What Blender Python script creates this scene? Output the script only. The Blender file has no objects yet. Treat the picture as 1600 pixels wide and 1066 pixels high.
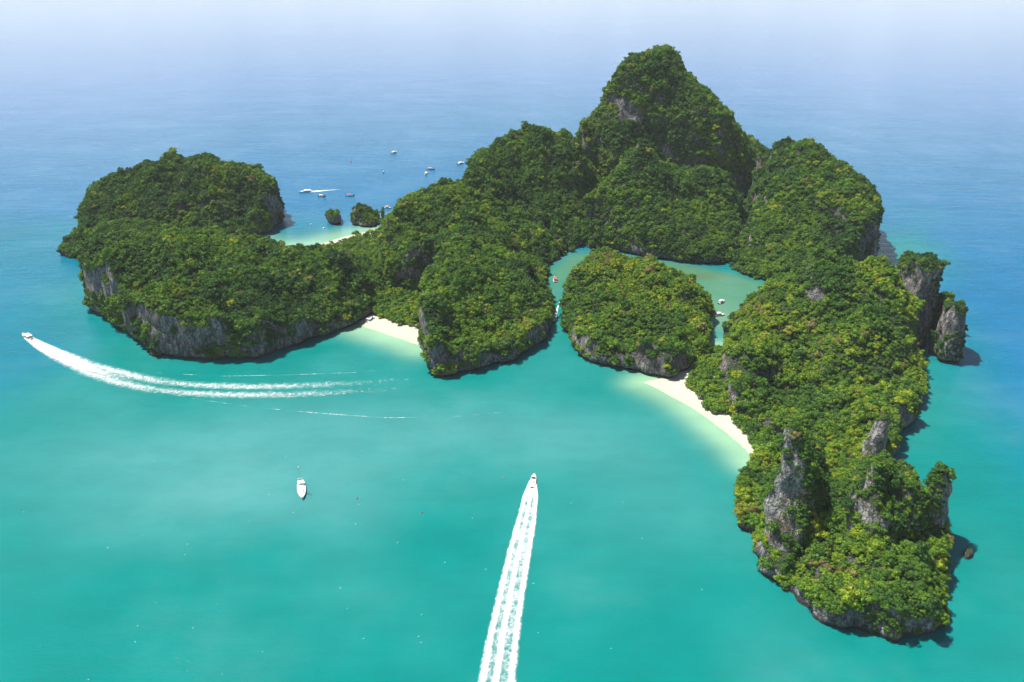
import bpy, math, random
import numpy as np
from mathutils import Vector
R = math.radians
random.seed(7)
sc = bpy.context.scene
COL = sc.collection

# ------------------------------------------------------------------ camera, sky, sun, exposure
CAM_H, PITCH, FPX = 220.0, R(25.5), 1244.4
cd = bpy.data.cameras.new('camera'); cam = bpy.data.objects.new('camera', cd); COL.objects.link(cam)
cam.location = (0, 0, CAM_H); cam.rotation_euler = (R(90) - PITCH, 0, 0)
cd.sensor_width = 36; cd.lens = 28; cd.clip_start = 1; cd.clip_end = 120000
sc.camera = cam
SUN_EL, SUN_AZ = R(65), R(-60)            # azimuth measured from +Y (view direction), negative = left
w = bpy.data.worlds.new('World'); sc.world = w; w.use_nodes = True
nt = w.node_tree; nt.nodes.clear()
o_ = nt.nodes.new('ShaderNodeOutputWorld'); b_ = nt.nodes.new('ShaderNodeBackground'); s_ = nt.nodes.new('ShaderNodeTexSky')
s_.sky_type = 'NISHITA'; s_.sun_disc = False; s_.sun_elevation = SUN_EL; s_.sun_rotation = SUN_AZ
s_.air_density = 1.0; s_.dust_density = 1.0; s_.ozone_density = 1.0
b_.inputs[1].default_value = 0.06
def wn(ty, **kw):
    x = nt.nodes.new('ShaderNode' + ty)
    for k, v in kw.items(): setattr(x, k, v)
    return x
def wm(op, a, b=0.0, clamp=False):
    x = wn('Math', operation=op, use_clamp=clamp)
    for i, q in enumerate((a, b)):
        if isinstance(q, bpy.types.NodeSocket): nt.links.new(q, x.inputs[i])
        else: x.inputs[i].default_value = q
    return x.outputs[0]
tc_ = wn('TexCoord'); sp_ = wn('SeparateXYZ'); nt.links.new(tc_.outputs['Generated'], sp_.inputs[0])
el_ = wm('MAXIMUM', sp_.outputs[2], .03); cb_ = wn('CombineXYZ')                      # fair-weather cloud deck seen in perspective
nt.links.new(wm('DIVIDE', sp_.outputs[0], el_), cb_.inputs[0]); nt.links.new(wm('DIVIDE', sp_.outputs[1], el_), cb_.inputs[1])
no_ = wn('TexNoise'); no_.inputs['Scale'].default_value = .9; no_.inputs['Detail'].default_value = 5; nt.links.new(cb_.outputs[0], no_.inputs['Vector'])
cl_ = wm('MULTIPLY', wm('ADD', wm('SUBTRACT', no_.outputs[0], .66), wm('DIVIDE', .030, el_)), 3.2, True)
mx_ = wn('Mix', data_type='RGBA'); nt.links.new(cl_, mx_.inputs[0]); nt.links.new(s_.outputs[0], mx_.inputs[6]); mx_.inputs[7].default_value = (16.0, 16.8, 17.4, 1)
nt.links.new(mx_.outputs[2], b_.inputs[0]); nt.links.new(b_.outputs[0], o_.inputs[0])
sd = bpy.data.lights.new('sun', 'SUN'); sd.energy = 5.0; sd.angle = R(0.6); sd.color = (1, 0.96, 0.89)
sun = bpy.data.objects.new('sun', sd); COL.objects.link(sun)
to_sun = Vector((math.sin(SUN_AZ) * math.cos(SUN_EL), math.cos(SUN_AZ) * math.cos(SUN_EL), math.sin(SUN_EL)))
sun.rotation_euler = to_sun.to_track_quat('Z', 'Y').to_euler(); sun.location = (0, 0, 600)
vs = sc.view_settings
vs.view_transform = 'Standard'; vs.look = 'None'; vs.gamma = 1; vs.use_curve_mapping = False; vs.exposure = 0.72
sc.cycles.max_bounces = 6; sc.cycles.transparent_max_bounces = 8; sc.cycles.volume_bounces = 0

# ------------------------------------------------------------------ map helpers: where a sight line meets the sea or a depth
def ray(u, v):
    a, b = (u - 800) / FPX, (533 - v) / FPX
    return np.array([a, math.cos(PITCH) + b * math.sin(PITCH), -math.sin(PITCH) + b * math.cos(PITCH)])
def G(u, v, z=0.0):
    d = ray(u, v); t = (z - CAM_H) / d[2]
    return np.array([d[0] * t, d[1] * t])
def PY(u, v, Y):
    d = ray(u, v); t = Y / d[1]
    return np.array([d[0] * t, Y, CAM_H + d[2] * t])

# ------------------------------------------------------------------ numpy noise
def wmat(n, x0, step, scale):
    t = (x0 + step * np.arange(n)) / scale
    b = np.floor(t).astype(int); f = t - b; off = b.min()
    m = b.max() - off + 4
    W = np.zeros((n, m), np.float32); i = np.arange(n); k = b - off
    W[i, k] = (1 - f) ** 3 / 6; W[i, k + 1] = (3 * f ** 3 - 6 * f ** 2 + 4) / 6
    W[i, k + 2] = (-3 * f ** 3 + 3 * f ** 2 + 3 * f + 1) / 6; W[i, k + 3] = f ** 3 / 6
    return W
def noise3(n, o, st, scale, seed):
    rng = np.random.default_rng(seed)
    Ws = [wmat(n[i], o[i], st, scale[i]) for i in range(3)]
    L = rng.uniform(-1, 1, [W.shape[1] for W in Ws]).astype(np.float32)
    A = np.tensordot(Ws[0], L, (1, 0)); A = np.einsum('ijk,bj->ibk', A, Ws[1], optimize=True)
    return np.einsum('ijk,ck->ijc', A, Ws[2], optimize=True) * 2.2
def noise2(n, o, st, scale, seed):
    rng = np.random.default_rng(seed)
    Wx, Wy = wmat(n[0], o[0], st, scale), wmat(n[1], o[1], st, scale)
    L = rng.uniform(-1, 1, (Wx.shape[1], Wy.shape[1])).astype(np.float32)
    return Wx @ L @ Wy.T * 2.0
_rg = np.random.default_rng(5); _LAT = _rg.uniform(-1, 1, (64, 64, 64)).astype(np.float32)
def pnoise(p, scale):                       # value noise at points (n,3), smooth
    q = np.asarray(p) / scale; b = np.floor(q).astype(int); f = q - b; f = f * f * (3 - 2 * f); b &= 63; c = (b + 1) & 63
    r = 0
    for ix, wx in ((b[:, 0], 1 - f[:, 0]), (c[:, 0], f[:, 0])):
        for iy, wy in ((b[:, 1], 1 - f[:, 1]), (c[:, 1], f[:, 1])):
            for iz, wz in ((b[:, 2], 1 - f[:, 2]), (c[:, 2], f[:, 2])):
                r = r + _LAT[ix, iy, iz] * wx * wy * wz
    return r

# ------------------------------------------------------------------ polygon helpers
def chaikin(P, n=2):
    P = np.asarray(P, float)
    for _ in range(n):
        Q = np.roll(P, -1, 0); P = np.stack([.75 * P + .25 * Q, .25 * P + .75 * Q], 1).reshape(-1, P.shape[1])
    return P
def sdist(P, X, Y):                          # signed distance to polygon, + inside
    d2 = np.full(X.shape, 1e12, np.float64); ins = np.zeros(X.shape, bool)
    for a, b in zip(P, np.roll(P, -1, 0)):
        e = b - a; L2 = e @ e + 1e-9
        t = np.clip(((X - a[0]) * e[0] + (Y - a[1]) * e[1]) / L2, 0, 1)
        d2 = np.minimum(d2, (X - a[0] - t * e[0]) ** 2 + (Y - a[1] - t * e[1]) ** 2)
        c = (a[1] > Y) != (b[1] > Y)
        if abs(e[1]) > 1e-9: ins ^= c & (X < e[0] * (Y - a[1]) / e[1] + a[0])
    d = np.sqrt(d2); return np.where(ins, d, -d)

# ------------------------------------------------------------------ object helpers
def tag(o, label=None, cat=None, group=None, kind=None):
    if label: o['label'] = label
    if cat: o['category'] = cat
    if group: o['group'] = group
    if kind: o['kind'] = kind
    return o
def mesh_np(name, V, F, mat=None, smooth=True):
    V = np.asarray(V, np.float32); F = np.asarray(F, np.int32); k = F.shape[1]
    me = bpy.data.meshes.new(name); me.vertices.add(len(V)); me.vertices.foreach_set('co', V.ravel())
    me.loops.add(F.size); me.loops.foreach_set('vertex_index', F.ravel())
    me.polygons.add(len(F)); me.polygons.foreach_set('loop_start', np.arange(0, F.size, k, dtype=np.int32))
    me.polygons.foreach_set('loop_total', np.full(len(F), k, np.int32))
    if smooth: me.polygons.foreach_set('use_smooth', np.ones(len(F), bool))
    me.update(calc_edges=True); me.validate()
    if mat: me.materials.append(mat)
    return me
def link(name, me, parent=None, loc=(0, 0, 0), rz=0):
    o = bpy.data.objects.new(name, me); COL.objects.link(o); o.parent = parent; o.location = loc; o.rotation_euler[2] = rz
    return o
class NT:
    def __init__(s, name):
        s.m = bpy.data.materials.new(name); s.m.use_nodes = True; s.t = s.m.node_tree; s.t.nodes.clear()
        s.out = s.n('OutputMaterial')
    def n(s, ty, **kw):
        x = s.t.nodes.new('ShaderNode' + ty)
        for k, v in kw.items(): setattr(x, k, v)
        return x
    def l(s, a, b): s.t.links.new(a, b)
    def val(s, x, sock):
        if hasattr(x, 'links') or isinstance(x, bpy.types.NodeSocket): s.l(x, sock)
        else: sock.default_value = x
    def math(s, op, a, b=0.0, clamp=False):
        x = s.n('Math', operation=op, use_clamp=clamp); s.val(a, x.inputs[0]); s.val(b, x.inputs[1]); return x.outputs[0]
    def mapr(s, a, lo, hi, to0=0.0, to1=1.0):
        x = s.n('MapRange', interpolation_type='SMOOTHSTEP'); s.val(a, x.inputs[0])
        for i, v in enumerate((lo, hi, to0, to1)): x.inputs[i + 1].default_value = v
        return x.outputs[0]
    def mix(s, f, a, b):
        x = s.n('Mix', data_type='RGBA'); s.val(f, x.inputs[0])
        for sock, v in ((x.inputs[6], a), (x.inputs[7], b)):
            if isinstance(v, tuple): sock.default_value = v + (1,) if len(v) == 3 else v
            else: s.l(v, sock)
        return x.outputs[2]
    def noise(s, scale, vec=None, det=3, rough=.55, stretch=None):
        if vec is None: vec = s.pos()
        if stretch:
            mp = s.n('Mapping'); mp.inputs['Scale'].default_value = stretch; s.l(vec, mp.inputs[0]); vec = mp.outputs[0]
        x = s.n('TexNoise'); x.inputs['Scale'].default_value = scale; x.inputs['Detail'].default_value = det; x.inputs['Roughness'].default_value = rough
        s.l(vec, x.inputs['Vector']); return x.outputs[0]
    def pos(s):
        if not hasattr(s, '_g'): s._g = s.n('NewGeometry')
        return s._g.outputs['Position']
    def geo(s, k): s.pos(); return s._g.outputs[k]
def ramp(t, fac, stops):
    r = t.n('ValToRGB'); e = r.color_ramp.elements
    while len(e) < len(stops): e.new(0.5)
    for x, (p, c) in zip(e, stops): x.position = p; x.color = (*c, 1)
    t.l(fac, r.inputs[0]); return r.outputs[0]
def plain(name, col, rough=.5, metal=0):
    t = NT(name); p = t.n('BsdfPrincipled'); t.l(p.outputs[0], t.out.inputs[0])
    n = t.noise(1.3, t.n('TexCoord').outputs['Object'], 4)
    t.l(t.mix(t.mapr(n, .3, .75, 0, .5), tuple(col), tuple(c * .82 for c in col)), p.inputs['Base Color'])
    p.inputs['Roughness'].default_value = rough; p.inputs['Metallic'].default_value = metal
    return t.m

# ------------------------------------------------------------------ materials
def rock_material(name='limestone', ramp_stops=((.32, (.028, .028, .030)), (.42, (.14, .137, .138)), (.53, (.32, .31, .30)), (.66, (.55, .53, .50))), stain=.55):
    t = NT(name); p = t.n('BsdfPrincipled'); t.l(p.outputs[0], t.out.inputs[0])
    st = t.noise(.5, None, 6, .72, (1, 1, .38)); st2 = t.noise(.17, None, 5, .65, (1, 1, .35)); fine = t.noise(1.2, None, 6, .7, (1, 1, .7))
    c = ramp(t, st, ramp_stops)
    warm = t.mapr(t.noise(.085, None, 4), .52, .66, 0, .65)
    c = t.mix(warm, c, (.36, .23, .14))
    dark = t.mapr(st2, .42, .56, stain, 0); c = t.mix(dark, c, (.050, .049, .052))
    c = t.mix(t.mapr(fine, .38, .56, .55, 0), c, (.06, .058, .06))
    vo = t.n('TexVoronoi', feature='DISTANCE_TO_EDGE'); vo.inputs['Scale'].default_value = .42; mp = t.n('Mapping'); mp.inputs['Scale'].default_value = (1, 1, .45)
    wv = t.n('VectorMath', operation='ADD'); nv = t.n('TexNoise'); nv.inputs['Scale'].default_value = .6; t.l(t.pos(), nv.inputs['Vector']); sv = t.n('VectorMath', operation='SCALE'); sv.inputs['Scale'].default_value = 3.0
    t.l(nv.outputs['Color'], sv.inputs[0]); t.l(t.pos(), wv.inputs[0]); t.l(sv.outputs[0], wv.inputs[1]); t.l(wv.outputs[0], mp.inputs[0]); t.l(mp.outputs[0], vo.inputs['Vector']); crack = vo.outputs['Distance']
    c = t.mix(t.mapr(crack, .0, .09, .75, 0), c, (.03, .03, .032))
    sx = t.n('SeparateXYZ'); t.l(t.pos(), sx.inputs[0]); z = sx.outputs[2]
    wet = t.mapr(t.math('ADD', z, t.math('MULTIPLY', fine, -1.6)), .1, 1.6, .9, 0); c = t.mix(wet, c, (.020, .019, .018))
    nn = t.n('SeparateXYZ'); t.l(t.geo('Normal'), nn.inputs[0])
    moss = t.mapr(t.math('ADD', nn.outputs[2], t.math('MULTIPLY', t.math('SUBTRACT', fine, .5), 1.1)), .42, .66)
    c = t.mix(moss, c, (.034, .055, .018)); t.l(c, p.inputs['Base Color'])
    p.inputs['Roughness'].default_value = .9
    b = t.n('Bump'); b.inputs['Strength'].default_value = .9; b.inputs['Distance'].default_value = 1.2
    t.l(t.math('ADD', t.math('ADD', t.math('MULTIPLY', st, 1.2), fine), t.mapr(crack, 0, .15, 0, .5)), b.inputs['Height']); t.l(b.outputs[0], p.inputs['Normal'])
    return t.m
def leaf_material():
    t = NT('foliage')
    at = t.n('Attribute', attribute_type='INSTANCER', attribute_name='tint')
    f = at.outputs['Fac']
    c = ramp(t, f, [(0, (.026, .070, .026)), (.3, (.056, .140, .026)), (.55, (.108, .222, .023)), (.76, (.19, .315, .021)), (.92, (.33, .385, .02)), (1.0, (.25, .20, .08))])
    n = t.noise(.9, None, 2); c = t.mix(t.mapr(n, .4, .7, 0, .25), c, (.025, .055, .015))
    d = t.n('BsdfDiffuse'); tr = t.n('BsdfTranslucent'); g = t.n('BsdfGlossy'); g.inputs['Roughness'].default_value = .45
    t.l(c, d.inputs[0]); t.l(t.mix(.5, c, (.12, .19, .015)), tr.inputs[0]); g.inputs[0].default_value = (.9, .95, .9, 1)
    m1 = t.n('MixShader'); m1.inputs[0].default_value = .2; t.l(d.outputs[0], m1.inputs[1]); t.l(tr.outputs[0], m1.inputs[2])
    m2 = t.n('MixShader'); m2.inputs[0].default_value = .012; t.l(m1.outputs[0], m2.inputs[1]); t.l(g.outputs[0], m2.inputs[2])
    t.l(m2.outputs[0], t.out.inputs[0]); return t.m
def sea_material():
    t = NT('sea_water'); p = t.n('BsdfPrincipled'); t.l(p.outputs[0], t.out.inputs[0])
    at = t.n('Attribute', attribute_name='water')
    c = at.outputs['Color']
    n1 = t.noise(.012, None, 5, .6, (1, 1, 1)); n2 = t.noise(.05, None, 4, .6, (.6, 1.3, 1))
    hs = t.n('HueSaturation'); t.l(c, hs.inputs['Color'])
    t.l(t.math('ADD', t.mapr(n1, .3, .72, .92, 1.07), t.mapr(n2, .3, .7, -.05, .05)), hs.inputs['Value'])
    t.l(t.mapr(n1, .45, .75, 1.0, .9), hs.inputs['Saturation'])
    t.l(hs.outputs[0], p.inputs['Base Color'])
    p.inputs['Roughness'].default_value = .12; p.inputs['IOR'].default_value = 1.33
    b1 = t.n('Bump'); b1.inputs['Distance'].default_value = 1.0; b1.inputs['Strength'].default_value = .55
    wv = t.noise(.11, None, 3, .55, (.35, 1.0, 1)); rp = t.noise(.55, None, 3, .6, (.6, 1.1, 1)); sw = t.noise(.022, None, 2, .5, (.3, 1, 1))
    h = t.math('ADD', t.math('ADD', t.math('MULTIPLY', wv, .6), t.math('MULTIPLY', rp, .42)), t.math('MULTIPLY', sw, .6))
    t.l(h, b1.inputs['Height']); t.l(b1.outputs[0], p.inputs['Normal'])
    return t.m
def foam_material():
    t = NT('foam'); p = t.n('BsdfDiffuse'); p.inputs[0].default_value = (.86, .89, .89, 1)
    at = t.n('Attribute', attribute_name='foam'); tr = t.n('BsdfTransparent')
    n = t.noise(1.1, None, 5, .7); n2 = t.noise(.35, None, 3, .6)
    a = t.math('ADD', at.outputs['Fac'], t.math('MULTIPLY', t.math('SUBTRACT', t.math('ADD', t.math('MULTIPLY', n, .7), t.math('MULTIPLY', n2, .3)), .5), 1.35))
    m = t.n('MixShader'); t.l(t.mapr(a, .12, 1.0, 0, .97), m.inputs[0]); t.l(tr.outputs[0], m.inputs[1]); t.l(p.outputs[0], m.inputs[2])
    t.l(m.outputs[0], t.out.inputs[0]); return t.m
def sand_material():
    t = NT('sand'); p = t.n('BsdfPrincipled'); t.l(p.outputs[0], t.out.inputs[0]); p.inputs['Roughness'].default_value = .95
    sx = t.n('SeparateXYZ'); t.l(t.pos(), sx.inputs[0]); n = t.noise(.4, None, 5, .65)
    c = t.mix(t.mapr(n, .35, .7), (.43, .395, .32), (.50, .465, .385))
    c = t.mix(t.mapr(t.math('ADD', sx.outputs[2], t.math('MULTIPLY', n, -.35)), -.1, .22, .8, 0), c, (.40, .42, .31))
    soil = t.mapr(t.math('ADD', sx.outputs[2], t.math('MULTIPLY', n, .5)), 1.75, 2.1); c = t.mix(soil, c, (.045, .05, .02))
    t.l(c, p.inputs['Base Color']); return t.m
ROCK, LEAF, SEA, FOAM, SAND = rock_material(), leaf_material(), sea_material(), foam_material(), sand_material()
PALE = rock_material('pale_limestone', ((.34, (.05, .05, .052)), (.43, (.25, .245, .24)), (.53, (.47, .46, .44)), (.66, (.66, .64, .60))), .35)
BARK = plain('bark', (.16, .13, .10), .9)

# ------------------------------------------------------------------ karst hills: base outline (u, v, edge height) + ridge points (u, v, depth)
HILLS = []
def hill(key, name, poly, ctrl, step=1.5, wall=4.0, drop=4.0, lump=3.0, warp=1.0, bare=.20, under=1.6, zmax=None):
    HILLS.append(dict(key=key, name=name, poly=poly, ctrl=ctrl, step=step, wall=wall, drop=drop, lump=lump, warp=warp, bare=bare, under=under))
hill('A', 'hill', [(128, 394, 16), (150, 396, 10), (200, 394, 6), (260, 392, 5), (330, 384, 6), (378, 371, 14), (410, 367, 22), (441, 349, 30), (443, 335, 30), (422, 322, 30), (380, 312, 25), (300, 305, 25), (220, 308, 25), (160, 325, 25), (130, 355, 22)],
     [(300, 246, 725), (340, 250, 725), (375, 262, 725), (400, 275, 725), (425, 285, 725), (436, 294, 720), (270, 248, 725), (235, 255, 722), (200, 265, 718), (165, 283, 710), (145, 303, 700), (300, 345, 662), (220, 345, 658), (380, 332, 690), (300, 290, 695)])
hill('A2', 'hill', [(83, 398, 4), (95, 403, 4), (115, 405, 5), (135, 408, 6), (160, 400, 8), (150, 370, 8), (125, 365, 6), (100, 380, 4)],
     [(100, 380, 645), (112, 366, 655), (135, 350, 665)], wall=3, lump=1)
hill('B', 'hill', [(138, 470, 38), (146, 497, 36), (184, 509, 32), (225, 542, 30), (240, 553, 28), (300, 563, 26), (337, 567, 22), (379, 559, 20), (390, 568, 20), (412, 562, 18), (429, 553, 17), (472, 537, 15), (510, 524, 13), (551, 507, 10), (582, 494, 6), (600, 470, 5), (600, 430, 3), (560, 405, 3), (480, 405, 3), (400, 400, 5), (320, 394, 20), (230, 400, 28), (165, 405, 30), (138, 430, 36)],
     [(225, 380, 500), (247, 370, 505), (285, 364, 515), (322, 368, 515), (371, 378, 515), (400, 390, 512), (435, 399, 510), (472, 402, 512), (510, 404, 517), (555, 413, 527), (300, 430, 470), (420, 450, 472), (150, 402, 478), (175, 398, 490), (200, 372, 545), (185, 362, 560), (225, 470, 446), (350, 480, 452), (500, 450, 490)], step=1.3)
hill('D', 'hill', [(661, 584, 26), (699, 587, 16), (754, 578, 13), (796, 564, 13), (839, 542, 11), (856, 525, 9), (862, 499, 7), (861, 466, 5), (851, 432, 4), (858, 414, 3), (872, 404, 3), (890, 380, 6), (860, 335, 15), (800, 315, 20), (720, 310, 20), (660, 318, 14), (618, 340, 8), (604, 358, 6), (592, 385, 8), (588, 420, 16), (597, 450, 26), (622, 462, 30), (660, 463, 33), (686, 458, 36), (688, 472, 36), (672, 492, 34), (663, 530, 30), (660, 560, 28)],
     [(665, 508, 424), (678, 466, 442), (703, 432, 470), (720, 398, 505), (737, 373, 540), (729, 340, 585), (625, 320, 600), (650, 305, 615), (680, 292, 625), (715, 287, 640), (700, 335, 600), (760, 400, 525), (800, 410, 520), (840, 425, 540), (800, 470, 482), (830, 480, 480), (780, 520, 442), (740, 520, 440), (700, 525, 430), (640, 380, 570), (780, 345, 600)], step=1.3)
hill('E', 'hill', [(790, 400, 4), (860, 402, 3), (890, 394, 4), (908, 387, 3), (928, 376, 3), (940, 345, 5), (938, 305, 8), (900, 285, 25), (820, 285, 25), (760, 290, 25), (730, 310, 20), (700, 340, 15), (720, 380, 10)],
     [(840, 197, 740), (800, 204, 730), (770, 222, 720), (745, 241, 700), (733, 262, 685), (725, 280, 668), (870, 203, 740), (893, 211, 740), (916, 238, 730), (923, 262, 720), (850, 300, 682), (800, 290, 675), (880, 340, 660), (830, 350, 640)], step=1.8, bare=.0, lump=2.0)
hill('F', 'hill', [(904, 392, 4), (950, 389, 11), (985, 397, 12), (1040, 407, 12), (1090, 414, 12), (1128, 413, 6), (1166, 406, 3), (1170, 362, 4), (1138, 330, 14), (1060, 315, 25), (960, 320, 20), (914, 350, 4)],
     [(1002, 213, 690), (985, 236, 688), (960, 262, 685), (930, 290, 670), (905, 325, 655), (1020, 236, 690), (1040, 255, 686), (1085, 293, 680), (1110, 282, 690), (1138, 268, 700), (1000, 330, 642), (1080, 360, 625), (1040, 300, 660)], step=1.7, bare=.04, lump=1.3)
hill('G', 'hill', [(900, 345, 8), (1000, 345, 10), (1100, 345, 10), (1180, 335, 12), (1215, 310, 20), (1200, 280, 30), (1150, 262, 40), (1040, 255, 50), (940, 265, 40), (890, 295, 30)],
     [(1040, 68, 800), (1021, 73, 800), (1055, 77, 795), (1010, 82, 796), (984, 90, 790), (961, 113, 780), (950, 140, 775), (940, 175, 765), (905, 205, 750), (1066, 106, 790), (1085, 129, 785), (1115, 155, 775), (1141, 185, 765), (1151, 202, 760), (1040, 102, 774), (1010, 130, 765), (1040, 170, 756), (1000, 190, 750), (1070, 213, 742), (1100, 250, 736), (960, 225, 740), (1125, 225, 745), (1030, 260, 716)], step=1.8, bare=.0, lump=1.4)
hill('H', 'hill', [(1140, 419, 3), (1165, 432, 3), (1200, 440, 3), (1250, 440, 5), (1310, 430, 15), (1345, 414, 28), (1362, 421, 38), (1367, 405, 42), (1362, 370, 40), (1340, 345, 35), (1280, 330, 30), (1200, 310, 25), (1164, 330, 6), (1160, 380, 2)],
     [(1168, 204, 748), (1186, 219, 735), (1209, 230, 715), (1239, 226, 690), (1254, 230, 680), (1265, 245, 670), (1291, 264, 655), (1318, 286, 635), (1351, 298, 620), (1371, 314, 610), (1240, 320, 640), (1178, 352, 640), (1200, 390, 602), (1280, 360, 612), (1335, 350, 606), (1210, 290, 675)], step=1.7, bare=.04, lump=2.2)
hill('I', 'hill', [(877, 518, 7), (897, 542, 11), (918, 561, 12), (951, 574, 13), (992, 581, 15), (1026, 590, 16), (1053, 593, 16), (1075, 583, 13), (1100, 560, 10), (1110, 530, 9), (1111, 505, 8), (1103, 482, 6), (1085, 464, 5), (1045, 441, 4), (1000, 425, 4), (950, 415, 4), (915, 420, 4), (890, 440, 4), (879, 470, 5)],
     [(948, 391, 545), (918, 405, 535), (890, 420, 530), (985, 405, 535), (1019, 412, 525), (1053, 429, 515), (1090, 454, 495), (1108, 474, 485), (930, 480, 470), (1000, 480, 462), (1000, 440, 502), (1050, 500, 442), (1090, 510, 442), (1000, 530, 432), (900, 480, 488)], step=1.2)
hill('J', 'hill', [(1116, 590, 14), (1120, 620, 18), (1135, 641, 18), (1165, 650, 12), (1205, 685, 4), (1250, 705, 4), (1300, 725, 4), (1340, 735, 4), (1389, 722, 9), (1410, 674, 12), (1438, 630, 10), (1445, 606, 9), (1432, 575, 14), (1428, 550, 20), (1420, 530, 25), (1415, 495, 25), (1395, 470, 25), (1330, 450, 15), (1260, 450, 8), (1206, 452, 3), (1170, 470, 4), (1140, 508, 5), (1124, 550, 8)],
     [(1258, 413, 480), (1284, 390, 475), (1304, 385, 470), (1323, 396, 465), (1350, 413, 460), (1373, 419, 460), (1396, 468, 440), (1415, 511, 425), (1166, 465, 500), (1205, 449, 495), (1136, 508, 450), (1300, 480, 432), (1300, 560, 396), (1230, 520, 426), (1215, 600, 388), (1160, 538, 412), (1197, 543, 410), (1380, 560, 398), (1340, 620, 372), (1390, 620, 372), (1250, 635, 360)], step=1.15, lump=3.5)
hill('K1', 'sea_stack', [(1370, 505, 38), (1392, 528, 44), (1420, 541, 47), (1440, 541, 47), (1447, 522, 46), (1444, 495, 44), (1425, 482, 44), (1385, 480, 42)],
     [(1428, 400, 468), (1404, 414, 462), (1463, 414, 468), (1468, 440, 466)], step=1.1, drop=2.5, wall=3, bare=.28, warp=1.1, lump=1.5)
hill('K2', 'sea_stack', [(1447, 546, 26), (1468, 564, 29), (1488, 569, 31), (1498, 562, 30), (1498, 546, 30), (1482, 532, 30), (1458, 532, 27)],
     [(1491, 463, 438), (1475, 478, 440), (1506, 482, 438), (1460, 505, 445)], step=.9, drop=2, wall=3, bare=.30, warp=1.0, lump=1.2)
hill('K3', 'sea_stack', [(1446, 520, 14), (1472, 530, 16), (1484, 508, 16), (1470, 488, 14), (1448, 492, 14)], [(1472, 449, 472)], step=1.2, wall=5)
hill('T', 'headland', [(1183, 889, 9), (1197, 901, 7), (1212, 924, 4.2), (1247, 951, 4.2), (1293, 976, 4.2), (1335, 989, 4.2), (1382, 1005, 4.2), (1412, 1008, 4.2), (1439, 999, 6), (1462, 983, 4), (1480, 977, 4), (1481, 958, 4), (1474, 900, 6), (1474, 851, 8), (1473, 825, 8), (1462, 800, 7), (1440, 785, 6), (1410, 765, 7), (1395, 740, 8), (1389, 718, 9), (1330, 705, 6), (1280, 680, 7), (1230, 675, 6), (1195, 700, 3), (1180, 718, 1.5), (1155, 741, 1.5), (1146, 774, 1.5), (1147, 800, 1.5), (1166, 828, 2.5), (1183, 840, 5), (1180, 860, 7)],
     [(1200, 760, 296), (1240, 745, 288), (1300, 750, 286), (1300, 785, 272), (1300, 820, 254), (1262, 850, 250), (1300, 880, 238), (1350, 850, 240), (1350, 900, 228), (1400, 880, 232), (1445, 850, 246), (1450, 900, 229), (1300, 930, 224), (1350, 935, 219), (1400, 930, 217), (1450, 935, 221), (1340, 690, 330), (1360, 740, 300)], step=1.0, wall=3, drop=3, lump=1.6, under=1.2)
hill('S1', 'rock_spire', [(1183, 889, 6), (1200, 905, 6), (1225, 910, 8), (1255, 890, 10), (1290, 860, 9), (1310, 810, 10), (1295, 775, 12), (1262, 762, 18), (1235, 765, 34), (1212, 785, 34), (1197, 820, 24), (1186, 855, 15)],
     [(1230, 668, 270), (1221, 690, 266), (1243, 682, 271), (1262, 722, 272), (1280, 760, 270), (1288, 800, 260), (1214, 770, 262), (1243, 835, 252), (1203, 820, 256)], step=.8, wall=3, drop=0, lump=.8, warp=1.15, bare=-.05)
hill('S2', 'rock_spire', [(1303, 885, 10), (1335, 908, 9), (1385, 912, 9), (1430, 892, 9), (1452, 850, 11), (1442, 808, 14), (1410, 788, 20), (1375, 776, 24), (1345, 786, 24), (1318, 830, 16)],
     [(1364, 722, 258), (1347, 766, 254), (1385, 722, 262), (1398, 733, 262), (1412, 755, 260), (1430, 771, 258), (1405, 820, 249), (1435, 820, 250), (1328, 805, 250), (1360, 850, 243)], step=.8, wall=3, drop=1, lump=.8, warp=1.15, bare=-.05)
hill('S3', 'rock_spire', [(1412, 850, 15), (1440, 868, 14), (1466, 862, 14), (1474, 838, 20), (1464, 818, 22), (1425, 816, 18)],
     [(1478, 735, 268), (1492, 752, 266), (1484, 742, 267), (1450, 746, 267), (1462, 738, 268), (1444, 775, 262), (1486, 790, 262)], step=.8, wall=3, drop=.5, lump=.8, warp=1.1, bare=.3)
hill('N', 'rock_spire', [(1338, 730, 7), (1366, 742, 7), (1386, 728, 9), (1384, 706, 10), (1352, 700, 8)],
     [(1389, 641, 325), (1375, 653, 324), (1360, 672, 322), (1396, 663, 325)], step=.8, wall=3, drop=0, lump=.8, warp=1.0, bare=.8)
hill('M1', 'sea_stack', [(511, 350, 8), (520, 354, 8), (533, 351, 8), (535, 344, 8), (522, 339, 8), (512, 343, 8)], [(520, 329, 712)], step=1, wall=2.5, drop=3, lump=.6, bare=.4)
hill('M2', 'sea_stack', [(544, 353, 3), (568, 357, 4), (592, 354, 4), (598, 345, 6), (585, 338, 8), (553, 340, 10)], [(558, 316, 722), (580, 324, 722), (550, 330, 716)], step=1, wall=2.5, drop=3, lump=.8, bare=.45)
hill('M3', 'sea_stack', [(594, 344, 5), (603, 343, 6), (605, 336, 6), (596, 334, 6)], [(599, 326, 733)], step=.9, wall=2, drop=2.5, lump=.5, bare=.5)
hill('P', 'sea_rock', [(1503, 868, 1.9), (1511, 877, 1.9), (1524, 869, 1.9), (1522, 859, 1.9), (1509, 855, 1.9)], [(1513, 854, 258), (1509, 857, 258)], step=.4, wall=1.2, drop=.3, lump=.3, warp=.22, bare=.95, under=.4)
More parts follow.
